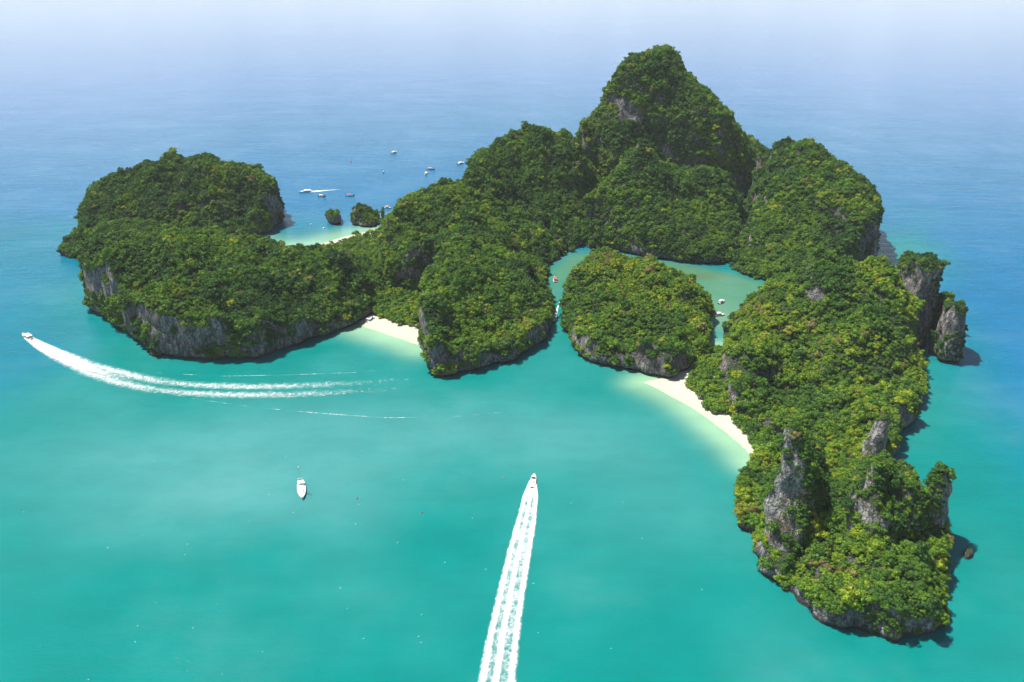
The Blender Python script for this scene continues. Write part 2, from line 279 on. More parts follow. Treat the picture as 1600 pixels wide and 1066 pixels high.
hill('Q', 'sea_rock', [(229, 553, 1.6), (240, 559, 1.6), (254, 559, 1.6), (257, 552, 1.4), (240, 546, 2)], [(237, 543, 441), (247, 551, 440)], step=.5, wall=1.4, drop=.3, lump=.3, warp=.3, bare=.5, under=.4)

def bil(A, X, Y, x0, y0, st):
    gx = np.clip((X - x0) / st, 0, A.shape[0] - 1.001); gy = np.clip((Y - y0) / st, 0, A.shape[1] - 1.001)
    i = gx.astype(np.int32); j = gy.astype(np.int32); fx = (gx - i).astype(np.float32); fy = (gy - j).astype(np.float32)
    return A[i, j] * (1 - fx) * (1 - fy) + A[i + 1, j] * fx * (1 - fy) + A[i, j + 1] * (1 - fx) * fy + A[i + 1, j + 1] * fx * fy
def surface_nets(f, org, st):
    ins = f > 0; n = f.shape
    cnt = sum(ins[a:n[0] - 1 + a, b:n[1] - 1 + b, c:n[2] - 1 + c].astype(np.int8) for a in (0, 1) for b in (0, 1) for c in (0, 1))
    I = np.argwhere((cnt > 0) & (cnt < 8)); vid = np.full(cnt.shape, -1, np.int32); vid[tuple(I.T)] = np.arange(len(I))
    acc = np.zeros((len(I), 3)); num = np.zeros(len(I))
    cs = [(a, b, c) for a in (0, 1) for b in (0, 1) for c in (0, 1)]
    for p in cs:
        for ax in range(3):
            if p[ax]: continue
            q = list(p); q[ax] = 1
            fa = f[I[:, 0] + p[0], I[:, 1] + p[1], I[:, 2] + p[2]]; fb = f[I[:, 0] + q[0], I[:, 1] + q[1], I[:, 2] + q[2]]
            m = (fa > 0) != (fb > 0); t = np.where(m, fa / np.where(m, fa - fb, 1), 0)
            acc += np.where(m[:, None], np.array(p) + t[:, None] * (np.array(q) - np.array(p)), 0); num += m
    V = (I + acc / num[:, None]) * st + np.array(org)
    Q = []
    for ax in range(3):
        sl0 = [slice(None)] * 3; sl1 = [slice(None)] * 3; sl0[ax] = slice(0, -1); sl1[ax] = slice(1, None)
        E = np.argwhere(ins[tuple(sl0)] != ins[tuple(sl1)]); b, c = (ax + 1) % 3, (ax + 2) % 3
        E = E[(E[:, b] > 0) & (E[:, c] > 0) & (E[:, b] < n[b] - 1) & (E[:, c] < n[c] - 1)]
        def g(db, dc):
            K = E.copy(); K[:, b] -= db; K[:, c] -= dc; return vid[tuple(K.T)]
        q = np.stack([g(1, 1), g(0, 1), g(0, 0), g(1, 0)], 1); s = ins[tuple(E.T)]
        q[~s] = q[~s][:, ::-1]; Q.append(q)
    return V, np.concatenate(Q)
HL = {'A': 'large rounded forested hill at the far left of the island', 'A2': 'low wooded spit at the far left end of the island',
 'B': 'long forested hill with grey streaked sea cliffs at the left front', 'D': 'forested hill ending in a rounded nose left of the narrow channel',
 'E': 'dark rounded forested hill left of the summit', 'F': 'forested pyramid hill rising from the lagoon in front of the summit',
 'G': 'highest forested peak of the island with a narrow crooked top', 'H': 'forested ridge right of the summit ending in a pale cliff',
 'I': 'round forested islet with white cliff foot between channel and lagoon', 'J': 'broad sunlit forested hill behind the right hand beach',
 'K1': 'tall dark square rock tower standing behind the right hand hill', 'K2': 'outermost leaning rock pillar at the right edge of the island', 'K3': 'small bushy rock shoulder wedged between the two right hand rock towers',
 'T': 'low wooded headland nearest the viewer with a dark rocky foot', 'S1': 'pale grey rock spire on the left of the nearest headland', 'S2': 'bushy middle spire with grey face in the nearest headland',
 'S3': 'short pale rock horn on the right edge of the nearest headland', 'N': 'bare pale rock fin above the water behind the nearest headland',
 'M1': 'small round sea stack with a green cap off the back beach', 'M2': 'jagged dark sea stack with shrubs off the back beach', 'M3': 'smallest dark sea stack beside the jagged stack off the back beach',
 'P': 'tiny pale rock in the water right of the nearest headland', 'Q': 'small tan boulder at the cliff foot of the left hill'}
for k_, h in enumerate(HILLS):
    P3 = np.array([[*G(u, v), e] for u, v, e in h['poly']]); P3 = chaikin(P3, 2); P = P3[:, :2]
    C = np.array([PY(*c) for c in h['ctrl']]); C[:, 2] -= h['drop']
    Z = np.concatenate([C, P3[::2]]); c0 = 6.0 if h['step'] > 1 else 2.5
    D = np.sqrt(((Z[:, None, :2] - Z[None, :, :2]) ** 2).sum(-1) + c0 * c0)
    A = np.zeros((len(Z) + 1,) * 2); A[:-1, :-1] = D - np.eye(len(Z)) * .6; A[-1, :-1] = A[:-1, -1] = 1
    wgt = np.linalg.solve(A, np.append(Z[:, 2], 0))
    x0, y0 = P.min(0) - 6; x1, y1 = P.max(0) + 6; g = max(.8, h['step'])
    nx, ny = int((x1 - x0) / g) + 2, int((y1 - y0) / g) + 2
    X, Y = np.meshgrid(x0 + g * np.arange(nx), y0 + g * np.arange(ny), indexing='ij')
    Hm = np.full(X.shape, wgt[-1])
    for (zx, zy, _), wg in zip(Z, wgt): Hm += wg * np.sqrt((X - zx) ** 2 + (Y - zy) ** 2 + c0 * c0)
    L = h['lump']
    nr = noise2((nx, ny), (x0, y0), g, 30, 400 + k_); nr2 = noise2((nx, ny), (x0, y0), g, 15, 450 + k_)
    rk = np.random.default_rng(700 + k_); F1 = np.full(X.shape, 1e9); cell = 31.0 if L > 2.5 else 15.0 if h['step'] > .85 else 6.5
    qx, qy = X + 5 * nr2, Y + 5 * nr
    for ax in np.arange(x0, x1 + cell, cell):
        for ay in np.arange(y0, y1 + cell, cell):
            px, py = ax + rk.uniform(-.42, .42) * cell, ay + rk.uniform(-.42, .42) * cell; F1 = np.minimum(F1, np.hypot(qx - px, qy - py) * rk.uniform(.8, 1.3))
    Hm += L * (3.2 * np.clip(.62 - F1 / cell * 1.35, -.9, .8) - .55 * np.exp(-(nr2 / .2) ** 2))
    Hm += .7 * L * noise2((nx, ny), (x0, y0), g, 22, 100 + k_) + .55 * L * noise2((nx, ny), (x0, y0), g, 9, 200 + k_)
    Sd = sdist(P, X, Y) + min(L, 3) * .8 * noise2((nx, ny), (x0, y0), g, 11, 300 + k_)
    h.update(H2=Hm.astype(np.float32), S2=Sd.astype(np.float32), x0=x0, y0=y0, g=g)
    st = h['step']; top = max(C[:, 2].max(), P3[:, 2].max()) + 6
    n = (int((x1 - x0) / st) + 1, int((y1 - y0) / st) + 1, int((top + 3) / st) + 2); org = (x0, y0, -3.0)
    wp = h['warp']
    def nz(scale, s): return noise3(n, org, st, scale, s + k_ * 17)
    wx = wp * ((1.6 if st > 1.1 else 0) * nz((15, 15, 13), 5) + 1.7 * nz((8, 8, 9), 1) + 1.1 * nz((6, 6, 3.6), 11) + 1.3 * nz((3.6, 3.6, 22), 2)); wy = wp * ((1.6 if st > 1.1 else 0) * nz((15, 15, 13), 6) + 1.7 * nz((8, 8, 9), 3) + 1.1 * nz((6, 6, 3.6), 12) + 1.3 * nz((3.6, 3.6, 22), 4))
    if st <= 1: wx = wx + wp * .9 * nz((2.2, 2.2, 4.5), 7); wy = wy + wp * .9 * nz((2.2, 2.2, 4.5), 8)
    GX = (x0 + st * np.arange(n[0]))[:, None, None] + wx; GY = (y0 + st * np.arange(n[1]))[None, :, None] + wy
    zz = (org[2] + st * np.arange(n[2]))[None, None, :]
    S = bil(h['S2'], GX, GY, x0, y0, g); Hh = bil(h['H2'], GX, GY, x0, y0, g)
    und = h['under'] * np.exp(-((np.maximum(zz, 0) - .3) / 1.5) ** 2)
    s = np.clip((S - und) / h['wall'], -.6, 1); prof = np.where(s > 0, np.sqrt(np.maximum(s, 0)), s * 1.2)
    f = np.where(s > 0, np.maximum(Hh, 2.2) * prof, s * 8 ) - zz
    f = f + np.where(s > 0, 0, -.5)
    f = np.clip(f, -6, 6) + np.clip(nz((5, 5, 5), 9), -2, 2) * .5 * wp
    V, Q = surface_nets(f.astype(np.float32), org, st)
    h['V'], h['Q'] = V, Q
    o = link(h['name'], mesh_np(h['name'], V, Q, PALE if h['key'] in ('S1', 'S2', 'S3', 'N', 'P') else ROCK))
    if h['name'] in ('hill', 'headland'): tag(o, HL[h['key']], kind='structure')
    else: tag(o, HL[h['key']], 'rock', None)
for h in HILLS:
    if h['name'] == 'sea_stack': pass

# ------------------------------------------------------------------ low sandy ground with beaches
LOW = []
def lowland(name, poly, label, slope=.075, top=1.9):
    P = chaikin([G(u, v) for u, v in poly], 2); g = 1.5
    x0, y0 = P.min(0) - 9; x1, y1 = P.max(0) + 9; nx, ny = int((x1 - x0) / g) + 1, int((y1 - y0) / g) + 1
    X, Y = np.meshgrid(x0 + g * np.arange(nx), y0 + g * np.arange(ny), indexing='ij')
    d = sdist(P, X, Y); n1 = noise2((nx, ny), (x0, y0), g, 8, 900 + len(LOW)); n2 = noise2((nx, ny), (x0, y0), g, 30, 950 + len(LOW))
    Z = np.where(d > 0, np.minimum(d * slope + .1 * n1, top + .5 * n2 * np.clip(d / 20, 0, 1)), d * .12)
    V = np.stack([X, Y, Z], -1).reshape(-1, 3); ok = (d > -8)
    i, j = np.meshgrid(np.arange(nx - 1), np.arange(ny - 1), indexing='ij'); k = i * ny + j
    Q = np.stack([k, k + ny, k + ny + 1, k + 1], -1)[ok[:-1, :-1]]
    us, inv = np.unique(Q, return_inverse=True); Q = inv.reshape(-1, 4); V = V[us]
    LOW.append(dict(P=P, V=V)); tag(link(name, mesh_np(name, V, Q, SAND)), label, kind='structure')
lowland('beach', [(1000, 597), (1014, 601), (1053, 622), (1100, 649), (1140, 681), (1167, 702), (1183, 726), (1205, 715), (1205, 650), (1150, 630), (1138, 600), (1136, 545), (1106, 542), (1082, 575), (1040, 588)], 'white sand beach curving below the right hand hill')
lowland('beach', [(558, 507), (600, 522), (640, 536), (664, 544), (690, 500), (680, 470), (640, 455), (600, 445), (585, 470), (570, 496)], 'small white beach in the cove left of the channel')
lowland('beach', [(375, 377), (400, 381), (440, 386), (470, 386), (505, 380), (530, 372), (560, 365), (590, 358), (606, 347), (620, 350), (620, 380), (610, 470), (570, 485), (530, 430), (450, 405), (380, 396)], 'pale sandy isthmus with the back beach behind the left hill')

# ------------------------------------------------------------------ sea sheet
def axis(lo, hi, fine, far_lo, far_hi):
    a = list(np.arange(lo, hi + fine, fine)); s = fine; x = a[-1]
    while x < far_hi: s *= 1.16; x += s; a.append(x)
    s = fine; x = lo; b = []
    while x > far_lo: s *= 1.16; x -= s; b.append(x)
    return np.array(b[::-1] + a)
AX, AY = axis(-460, 460, 2.5, -40000, 40000), axis(120, 860, 2.5, -20000, 60000)
X, Y = np.meshgrid(AX, AY, indexing='ij')
lin = lambda r, g, b: np.array([((c / 255 + .055) / 1.055) ** 2.4 if c > 10 else c / 255 / 12.92 for c in (r, g, b)])
TURQ, MILK, BLUE, DEEP, GREEN, SHOAL = lin(0, 114, 109), lin(58, 128, 126), lin(0, 96, 136), lin(0, 94, 150), lin(74, 122, 94), lin(128, 168, 138)
def blob(u, v, rx, ry, p=2):                # soft patch of a water body around a sea point, radii in metres
    c = G(u, v); return np.exp(-(((X - c[0]) / rx) ** 2 + ((Y - c[1]) / ry) ** 2) ** (p / 2))
sm = lambda x, a, b: (lambda t: t * t * (3 - 2 * t))(np.clip((x - a) / (b - a), 0, 1))
fl = np.stack([X, Y, 0 * X], -1).reshape(-1, 3)
nA = pnoise(fl, 90).reshape(X.shape); nB = pnoise(fl + 333, 38).reshape(X.shape)
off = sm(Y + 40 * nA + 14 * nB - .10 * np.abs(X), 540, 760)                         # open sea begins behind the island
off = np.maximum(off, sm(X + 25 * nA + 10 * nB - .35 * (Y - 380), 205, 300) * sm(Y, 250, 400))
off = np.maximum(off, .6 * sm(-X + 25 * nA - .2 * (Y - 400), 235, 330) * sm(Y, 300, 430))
col = TURQ * np.ones(X.shape + (1,))
def over(col, m, c): m = np.clip(m, 0, 1)[..., None]; return col * (1 - m) + c * m
col = over(col, .85 * blob(330, 720, 95, 45) + .7 * blob(470, 770, 60, 30) + .8 * blob(640, 660, 80, 35) + .7 * blob(900, 690, 45, 40) + .5 * blob(1030, 760, 40, 45) + .3 * blob(150, 720, 60, 50) + .25 * nB, MILK)
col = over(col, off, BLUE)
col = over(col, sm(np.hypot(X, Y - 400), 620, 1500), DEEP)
lag = sdist(chaikin([G(u, v) for u, v in [(862, 470), (850, 430), (872, 402), (905, 390), (985, 397), (1090, 413), (1200, 440), (1230, 460), (1150, 520), (1120, 520), (1050, 445), (950, 420), (885, 440), (872, 470)]], 2), X, Y)
col = over(col, sm(lag, -8, 14) * .9, GREEN)
col = over(col, .45 * blob(1095, 432, 22, 9) + .3 * blob(1060, 420, 15, 6), lin(90, 98, 58))
for lo, wd, am in zip(LOW, (13, 15, 24), (1, 1, .9)):
    d = -sdist(lo['P'], X, Y) + 3.5 * nB
    col = over(col, am * np.exp(-(np.maximum(d, 0) / wd) ** 2.2), SHOAL)
col = over(col, .55 * blob(1130, 500, 14, 26), lin(110, 145, 118))
V = np.stack([X, Y, 0 * X], -1).reshape(-1, 3); ny = len(AY)
i, j = np.meshgrid(np.arange(len(AX) - 1), np.arange(ny - 1), indexing='ij'); k = (i * ny + j)
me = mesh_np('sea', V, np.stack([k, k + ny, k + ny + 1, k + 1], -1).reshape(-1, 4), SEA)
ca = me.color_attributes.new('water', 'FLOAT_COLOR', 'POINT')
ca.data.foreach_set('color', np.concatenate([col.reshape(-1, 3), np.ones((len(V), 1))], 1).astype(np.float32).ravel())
tag(link('sea', me), kind='structure')

# ------------------------------------------------------------------ trees
def crown_mesh(seed, flat=.75, lobes=7, leaf=.12, nleaf=820):
    rg = np.random.default_rng(seed); Lc = [(0, 0, .42 * flat + .12, .50)]
    for i in range(lobes):
        a = 6.283 * (i + rg.uniform(-.3, .3)) / lobes; r = rg.uniform(.38, .68); z = rg.uniform(.1, .75) * flat
        Lc.append((r * math.cos(a), r * math.sin(a), z, rg.uniform(.26, .44)))
    Lc.append((rg.uniform(-.2, .2), rg.uniform(-.2, .2), .85 * flat, .34))
    wt = np.array([l[3] ** 2 for l in Lc]); wt /= wt.sum()
    V, F = [], []
    for i in range(nleaf):
        cx, cy, cz, cr = Lc[rg.choice(len(Lc), p=wt)]
        d = rg.normal(size=3); d[2] = abs(d[2]) - .3 * rg.uniform(); d /= np.linalg.norm(d)
        p = np.array([cx, cy, cz]) + d * cr * rg.uniform(.82, 1.06) * np.array([1, 1, .85])
        n = d + rg.normal(size=3) * .33; n /= np.linalg.norm(n)
        t = np.cross(n, rg.normal(size=3)); t /= np.linalg.norm(t); b = np.cross(n, t); s = leaf * rg.uniform(.6, 1.15)
        k = len(V); V += [p - t * s, p - b * s * .7 - n * s * .12, p + t * s, p + b * s * .7 - n * s * .12]; F.append((k, k + 1, k + 2, k + 3))
    return mesh_np('crown', V, F, LEAF, smooth=False)
CROWNS = [crown_mesh(50 + i, (.75, .95, .65, 1.15)[i % 4], (6, 7, 5, 8)[i % 4], (.12, .105, .13)[i % 3]) for i in range(14)]
def trunk_mesh(seed):
    rg = np.random.default_rng(seed); V, F = [], []
    def limb(p, q, r0, r1):
        p, q = np.array(p), np.array(q); d = q - p; d /= np.linalg.norm(d); t = np.cross(d, [.3, .9, .1]); t /= np.linalg.norm(t); b = np.cross(d, t); k = len(V)
        for c, r in ((p, r0), (q, r1)):
            for m in range(6): V.append(c + r * (t * math.cos(m * 1.0472) + b * math.sin(m * 1.0472)))
        for m in range(6): F.append((k + m, k + (m + 1) % 6, k + 6 + (m + 1) % 6, k + 6 + m))
    limb((0, 0, -.5), (.03, .02, .3), .075, .05)
    for m in range(4):
        a = m * 1.57 + rg.uniform(0, 1); limb((.03, .02, .28), (.42 * math.cos(a), .42 * math.sin(a), rg.uniform(.5, .8)), .04, .012)
    return mesh_np('trunk', V, F, BARK)
TRUNKS = [trunk_mesh(i) for i in range(3)]
rg = np.random.default_rng(11)
pts, rad, tint = [], [], []
ROCKZ = [(1143, 575, 407, 10), (1160, 580, 403, 11), (1188, 578, 400, 9), (1175, 605, 392, 8), (1350, 385, 608, 16), (1365, 370, 606, 12), (245, 500, 442, 10), (290, 520, 440, 9), (340, 530, 438, 8), (685, 410, 545, 8), (640, 400, 548, 10), (1062, 200, 728, 9), (1000, 225, 690, 6), (1250, 228, 680, 6), (1375, 590, 392, 8), (1365, 580, 395, 6), (1330, 470, 434, 4), (1262, 462, 440, 3), (1310, 600, 378, 4), (1290, 645, 366, 4), (430, 310, 718, 8), (400, 350, 700, 10), (897, 522, 458, 8), (910, 530, 446, 8), (925, 540, 440, 8), (945, 546, 434, 9), (970, 551, 431, 9), (992, 554, 429, 9), (1015, 558, 424, 9), (1035, 560, 420, 10), (1055, 562, 417, 9), (1070, 560, 420, 7), (225, 500, 445, 9), (240, 530, 441, 10), (270, 540, 438, 9), (310, 530, 437, 7), (395, 540, 438, 6), (410, 535, 441, 8), (440, 525, 447, 8), (470, 514, 458, 8), (505, 506, 468, 8), (535, 500, 480, 6), (668, 545, 421, 8), (685, 560, 419, 7), (715, 565, 421, 6), (760, 560, 428, 6), (800, 547, 434, 6), (835, 528, 444, 5), (1190, 880, 248, 5), (1202, 892, 243, 5), (1216, 910, 237, 3.3), (1245, 937, 229, 3.3), (1270, 952, 224, 3.3), (1295, 964, 220, 3.3), (1320, 972, 217, 3), (1345, 980, 215, 3), (1380, 992, 212, 3), (1410, 995, 211, 3), (1440, 988, 213, 3), (1425, 650, 368, 6), (1435, 625, 378, 6), (1400, 690, 340, 6), (1385, 730, 325, 5), (1340, 870, 242, 10), (1325, 850, 246, 9), (1350, 800, 250, 6), (1212, 800, 258, 6), (1200, 850, 254, 6), (1218, 740, 262, 5), (1390, 650, 325, 6), (1485, 770, 266, 6), (150, 440, 470, 7)]
RZ = [(PY(u, v, y), r * 1.08) for u, v, y, r in ROCKZ]
for h in HILLS:
    V, Q = h['V'], h['Q']; A, B, Cc, Dd = (V[Q[:, i]] for i in range(4))
    nrm = np.cross(Cc - A, Dd - B); nrm /= np.linalg.norm(nrm, axis=1)[:, None] + 1e-9
    near = h['key'] in 'T S1 S2 S3 N P Q'.split()
    sp = {'P': 1.1, 'Q': 1.4, 'T': 1.9}.get(h['key'], 1.7 if near else 2.15)
    rep = 2 if h['step'] > sp * .6 else 1
    for ps in range(rep):
        c = A + rg.uniform(0, 1, (len(A), 1)) * (B - A) + rg.uniform(0, 1, (len(A), 1)) * (Dd - A)
        steep = np.zeros(len(c), bool)
        if h['key'] in ('S1', 'S2'): steep = nrm[:, 0] < .22
        if h['key'] == 'S3': steep = nrm[:, 0] > -.25
        ok = (~steep | (rg.uniform(size=len(c)) < .05) | (pnoise(c + 9, 4.5) > .32)) & (nrm[:, 2] + .75 * pnoise(c, 13) + .22 * pnoise(c + 50, 4) > h['bare']) & (c[:, 2] > .9)
        for p, r in RZ: ok &= (np.linalg.norm(c - p, axis=1) > r * (1 + .6 * pnoise(c, 5))) | (rg.uniform(size=len(c)) < .08) | (nrm[:, 2] > .72)
        c, n_ = c[ok], nrm[ok]
        for g in HILLS:
            if g is h or not len(c): continue
            inb = (c[:, 0] > g['x0']) & (c[:, 1] > g['y0']) & (c[:, 0] < g['x0'] + g['g'] * (g['H2'].shape[0] - 1)) & (c[:, 1] < g['y0'] + g['g'] * (g['H2'].shape[1] - 1))
            s = bil(g['S2'], c[:, 0], c[:, 1], g['x0'], g['y0'], g['g']); hh = bil(g['H2'], c[:, 0], c[:, 1], g['x0'], g['y0'], g['g'])
            bad = inb & (s > g['wall']) & (hh > c[:, 2] + 2.0); c, n_ = c[~bad], n_[~bad]
        pm = rg.permutation(len(c)); c = c[pm]
        key = np.floor(c / sp).astype(np.int64); key = key[:, 0] * 1000003 + key[:, 1] * 7919 + key[:, 2]
        _, ix = np.unique(key, return_index=True); c = c[ix]
        if rep == 2 and ps == 1: c = c[rg.uniform(size=len(c)) < .5]
        small = h['key'] in ('S1', 'S2', 'S3', 'N', 'K1', 'K2', 'M1', 'M2', 'M3')
        r = rg.lognormal(0, .40, len(c)) * (1 + .3 * pnoise(c, 16)) * (1.05 if small else 1.4 if near else 1.42)
        big = (rg.uniform(size=len(c)) < .05) & ~small; r = np.clip(np.where(big, r * 1.8, r), .7, 4.6)
        if h['key'] in 'PQ': r *= .4
        base = {'I': .56, 'J': .55, 'T': .56, 'D': .50, 'S2': .50, 'S1': .42, 'G': .46}.get(h['key'], .38)
        ti = base + .03 + .27 * pnoise(c, 24) + .16 * pnoise(c + 77, 9) + rg.normal(0, .15, len(c))
        ti = np.where(rg.uniform(size=len(c)) < .025, rg.uniform(.88, 1, len(c)), ti)
        pts.append(c); rad.append(r); tint.append(np.clip(ti, .02, 1))
def in_poly(P, c): return sdist(P, c[:, 0], c[:, 1]) > 0
for poly, sp, rr in (([(1072, 607), (1090, 617), (1106, 648), (1140, 646), (1152, 668), (1172, 692), (1188, 722), (1215, 722), (1205, 645), (1132, 600), (1132, 548), (1108, 546), (1082, 582)], 3.0, 2.6),
                     ([(590, 497), (615, 507), (640, 514), (655, 505), (680, 490), (670, 465), (610, 455), (585, 480)], 3.6, 3.2),
                     ([(425, 392), (470, 395), (505, 390), (535, 381), (560, 373), (590, 364), (606, 353), (614, 380), (605, 460), (570, 470), (540, 425), (450, 406)], 3.4, 2.5)):
    P = chaikin([G(u, v) for u, v in poly], 1); lo, hi = P.min(0), P.max(0); n = int((hi - lo).prod() / sp ** 2 * 3)
    c = np.concatenate([rg.uniform(lo, hi, (n, 2)), np.full((n, 1), 1.6)], 1); c = c[in_poly(P, c)]
    key = np.floor(c[:, :2] / sp).astype(np.int64); _, ix = np.unique(key[:, 0] * 100003 + key[:, 1], return_index=True); c = c[ix]
    pts.append(c); rad.append(rr * rg.uniform(.7, 1.3, len(c))); tint.append(np.clip(.62 + .16 * pnoise(c, 9) + rg.normal(0, .12, len(c)), .1, .97))
# mangroves standing at the lagoon shore
for u, v, r in ((1150, 421, 4.2), (1163, 428, 4.4), (1143, 416, 3), (1172, 424, 4), (1182, 436, 3), (1195, 438, 2.6), (880, 398, 4), (893, 393, 3.6), (886, 390, 3.5), (935, 389, 3.2), (927, 392, 2.4), (1128, 413, 2.2)):
    pts.append(np.array([[*G(u, v), .1]])); rad.append(np.array([r])); tint.append(np.array([.40]))
pts, rad, tint = np.concatenate(pts), np.concatenate(rad), np.concatenate(tint)
print('TREES', len(pts))
proto = np.arange(len(pts)) * 7 % len(CROWNS); rotz = rg.uniform(0, 6.283, len(pts)); hgt = rg.uniform(.85, 1.25, len(pts))
# the 300 trees that show largest
camv = np.array([0, 0, CAM_H]) - pts; dist = np.linalg.norm(camv, axis=1)
order = np.argsort(-(rad / dist) * (np.where(pts[:, 1] < 300, 1, .2)))[:300]
single = np.zeros(len(pts), bool); single[order] = True
def region(p):
    x, y, z = p; u = 800 + FPX * x / (y * math.cos(PITCH) + (CAM_H - z) * math.sin(PITCH))
    if y > 275: return 'in the wooded left lobe of the nearest headland' if u < 1270 else 'in the saddle behind the nearest headland'
    if u < 1290: return 'around the pale left spire'
    if y < 236: return 'above the front shore of the nearest headland'
    return 'below the short rock horn' if u > 1400 else 'between the left and middle spires'
def shade(t): return 'dark green' if t < .42 else 'mid green' if t < .66 else 'yellow green' if t < .9 else 'yellowish'
def make_tree(p, r, hg, rz, ti, crown, trunk, label, group=None):
    t = bpy.data.objects.new('tree', None); COL.objects.link(t); t.empty_display_size = .5
    t.location = p; t.rotation_euler[2] = rz; t.scale = (r, r, r * hg); tag(t, label, 'tree', group)
    c = link('crown', CROWNS[crown], t); c['tint'] = float(ti); link('trunk', TRUNKS[trunk], t)
groups = {}
for i in order: groups.setdefault((shade(tint[i]), region(pts[i])), []).append(i)
for (shd, rgn), ids in groups.items():
    special = {}
    for word, kf in (('largest', lambda i: -rad[i]), ('leftmost', lambda i: pts[i][0] / pts[i][1]), ('rightmost', lambda i: -pts[i][0] / pts[i][1]), ('smallest', lambda i: rad[i]), ('nearest', lambda i: pts[i][1])):
        left = [i for i in ids if i not in special]
        if len(left) > 1: special[min(left, key=kf)] = word
    for i in ids:
        wd = special.get(i); lb = f'{wd} {shd} tree {rgn}' if wd else f'{shd} tree packed in the canopy {rgn}'
        if len(ids) == 1: lb = f'only {shd} tree {rgn}'
        make_tree(pts[i], rad[i], hgt[i], rotz[i], tint[i], proto[i], i % 3, lb, f'{shd} trees {rgn}')
for u, v, r, ti, z, lb in ((1086, 600, 3.6, .60, 1.2, 'bright round tree on the sand below the islet cliff'), (1097, 608, 4.4, .64, 1.2, 'broad bright tree at the left end of the right hand beach'),
                        (1120, 645, 4.2, .50, 1.2, 'dark round tree standing out onto the right hand beach'), (1111, 632, 2.6, .62, 1.2, 'small bush on the sand beside the dark round beach tree'),
                        (1165, 665, 4.0, .80, 1.2, 'vivid lime green tree behind the right hand beach'), (1150, 660, 3.8, .62, 1.2, 'green tree at the sand edge left of the lime tree'), (1178, 672, 4, .52, 1.2, 'darker tree right of the lime tree behind the beach'),
                        (1183, 700, 3.6, .58, 1.2, 'tree at the lower end of the right hand beach'), (601, 496, 3.8, .66, 1.0, 'bright leafy tree behind the beached boat'), (618, 503, 4.2, .62, 1.0, 'broad green tree at the middle of the cove beach'),
                        (632, 500, 4.0, .72, 1.2, 'light green tree among the cove beach trees'), (645, 506, 3.6, .86, 1.2, 'yellowish tree at the right end of the cove beach'), (655, 514, 3.0, .60, 1.0, 'small tree against the cliff at the cove beach end'),
                        (580, 368, 4.6, .90, 1.5, 'bright yellow tree on the isthmus behind the left hill'), (558, 371, 4.6, .50, 1.5, 'broad dark tree beside the yellow tree on the isthmus'), (440, 386, 3.8, .38, 1.0, 'lone dark tree beside the back beach'),
                        (472, 392, 2.4, .35, .8, 'slim dark tree in front of the back beach'), (598, 350, 4.0, .48, 1.5, 'olive tree at the right end of the back beach')):
    make_tree((*G(u, v), z), r, random.uniform(.9, 1.2), random.uniform(0, 6.28), ti, random.randrange(14), random.randrange(3), lb)
# every other tree: one forest, instanced on points
pc = bpy.data.collections.new('crown_shapes')
for i, m in enumerate(CROWNS): pc.objects.link(bpy.data.objects.new('crown_shape_%02d' % i, m))
k = ~single
fm = bpy.data.meshes.new('forest'); fm.vertices.add(int(k.sum())); fm.vertices.foreach_set('co', pts[k].astype(np.float32).ravel())
for nm, ty, dat in (('tint', 'FLOAT', tint[k]), ('size', 'FLOAT', rad[k]), ('tall', 'FLOAT', hgt[k]), ('turn', 'FLOAT', rotz[k]), ('pick', 'INT', proto[k])):
    a = fm.attributes.new(nm, ty, 'POINT'); a.data.foreach_set('value', np.ascontiguousarray(dat, np.int32 if ty == 'INT' else np.float32))
fo = tag(link('forest', fm), 'dense evergreen forest covering the hills and cliffs of the island', 'forest', kind='stuff')
ng = bpy.data.node_groups.new('forest_nodes', 'GeometryNodeTree'); ng.is_modifier = True
ng.interface.new_socket('Geometry', in_out='INPUT', socket_type='NodeSocketGeometry'); ng.interface.new_socket('Geometry', in_out='OUTPUT', socket_type='NodeSocketGeometry')
N = ng.nodes.new; gi, go = N('NodeGroupInput'), N('NodeGroupOutput'); ci = N('GeometryNodeCollectionInfo'); ci.inputs[0].default_value = pc; ci.inputs[1].default_value = True; ci.inputs[2].default_value = True
ip = N('GeometryNodeInstanceOnPoints'); ip.inputs['Pick Instance'].default_value = True
def na(nm, ty): x = N('GeometryNodeInputNamedAttribute'); x.data_type = ty; x.inputs[0].default_value = nm; return x.outputs[0]
cx, cr, cs = N('ShaderNodeCombineXYZ'), N('ShaderNodeCombineXYZ'), N('ShaderNodeMath'); cs.operation = 'MULTIPLY'
sz = na('size', 'FLOAT'); L = ng.links.new
L(sz, cs.inputs[0]); L(na('tall', 'FLOAT'), cs.inputs[1]); L(sz, cx.inputs[0]); L(sz, cx.inputs[1]); L(cs.outputs[0], cx.inputs[2]); L(na('turn', 'FLOAT'), cr.inputs[2])
L(gi.outputs[0], ip.inputs['Points']); L(ci.outputs[0], ip.inputs['Instance']); L(na('pick', 'INT'), ip.inputs['Instance Index'])
L(cx.outputs[0], ip.inputs['Scale']); L(cr.outputs[0], ip.inputs['Rotation']); L(ip.outputs[0], go.inputs[0])
md = fo.modifiers.new('forest', 'NODES'); md.node_group = ng


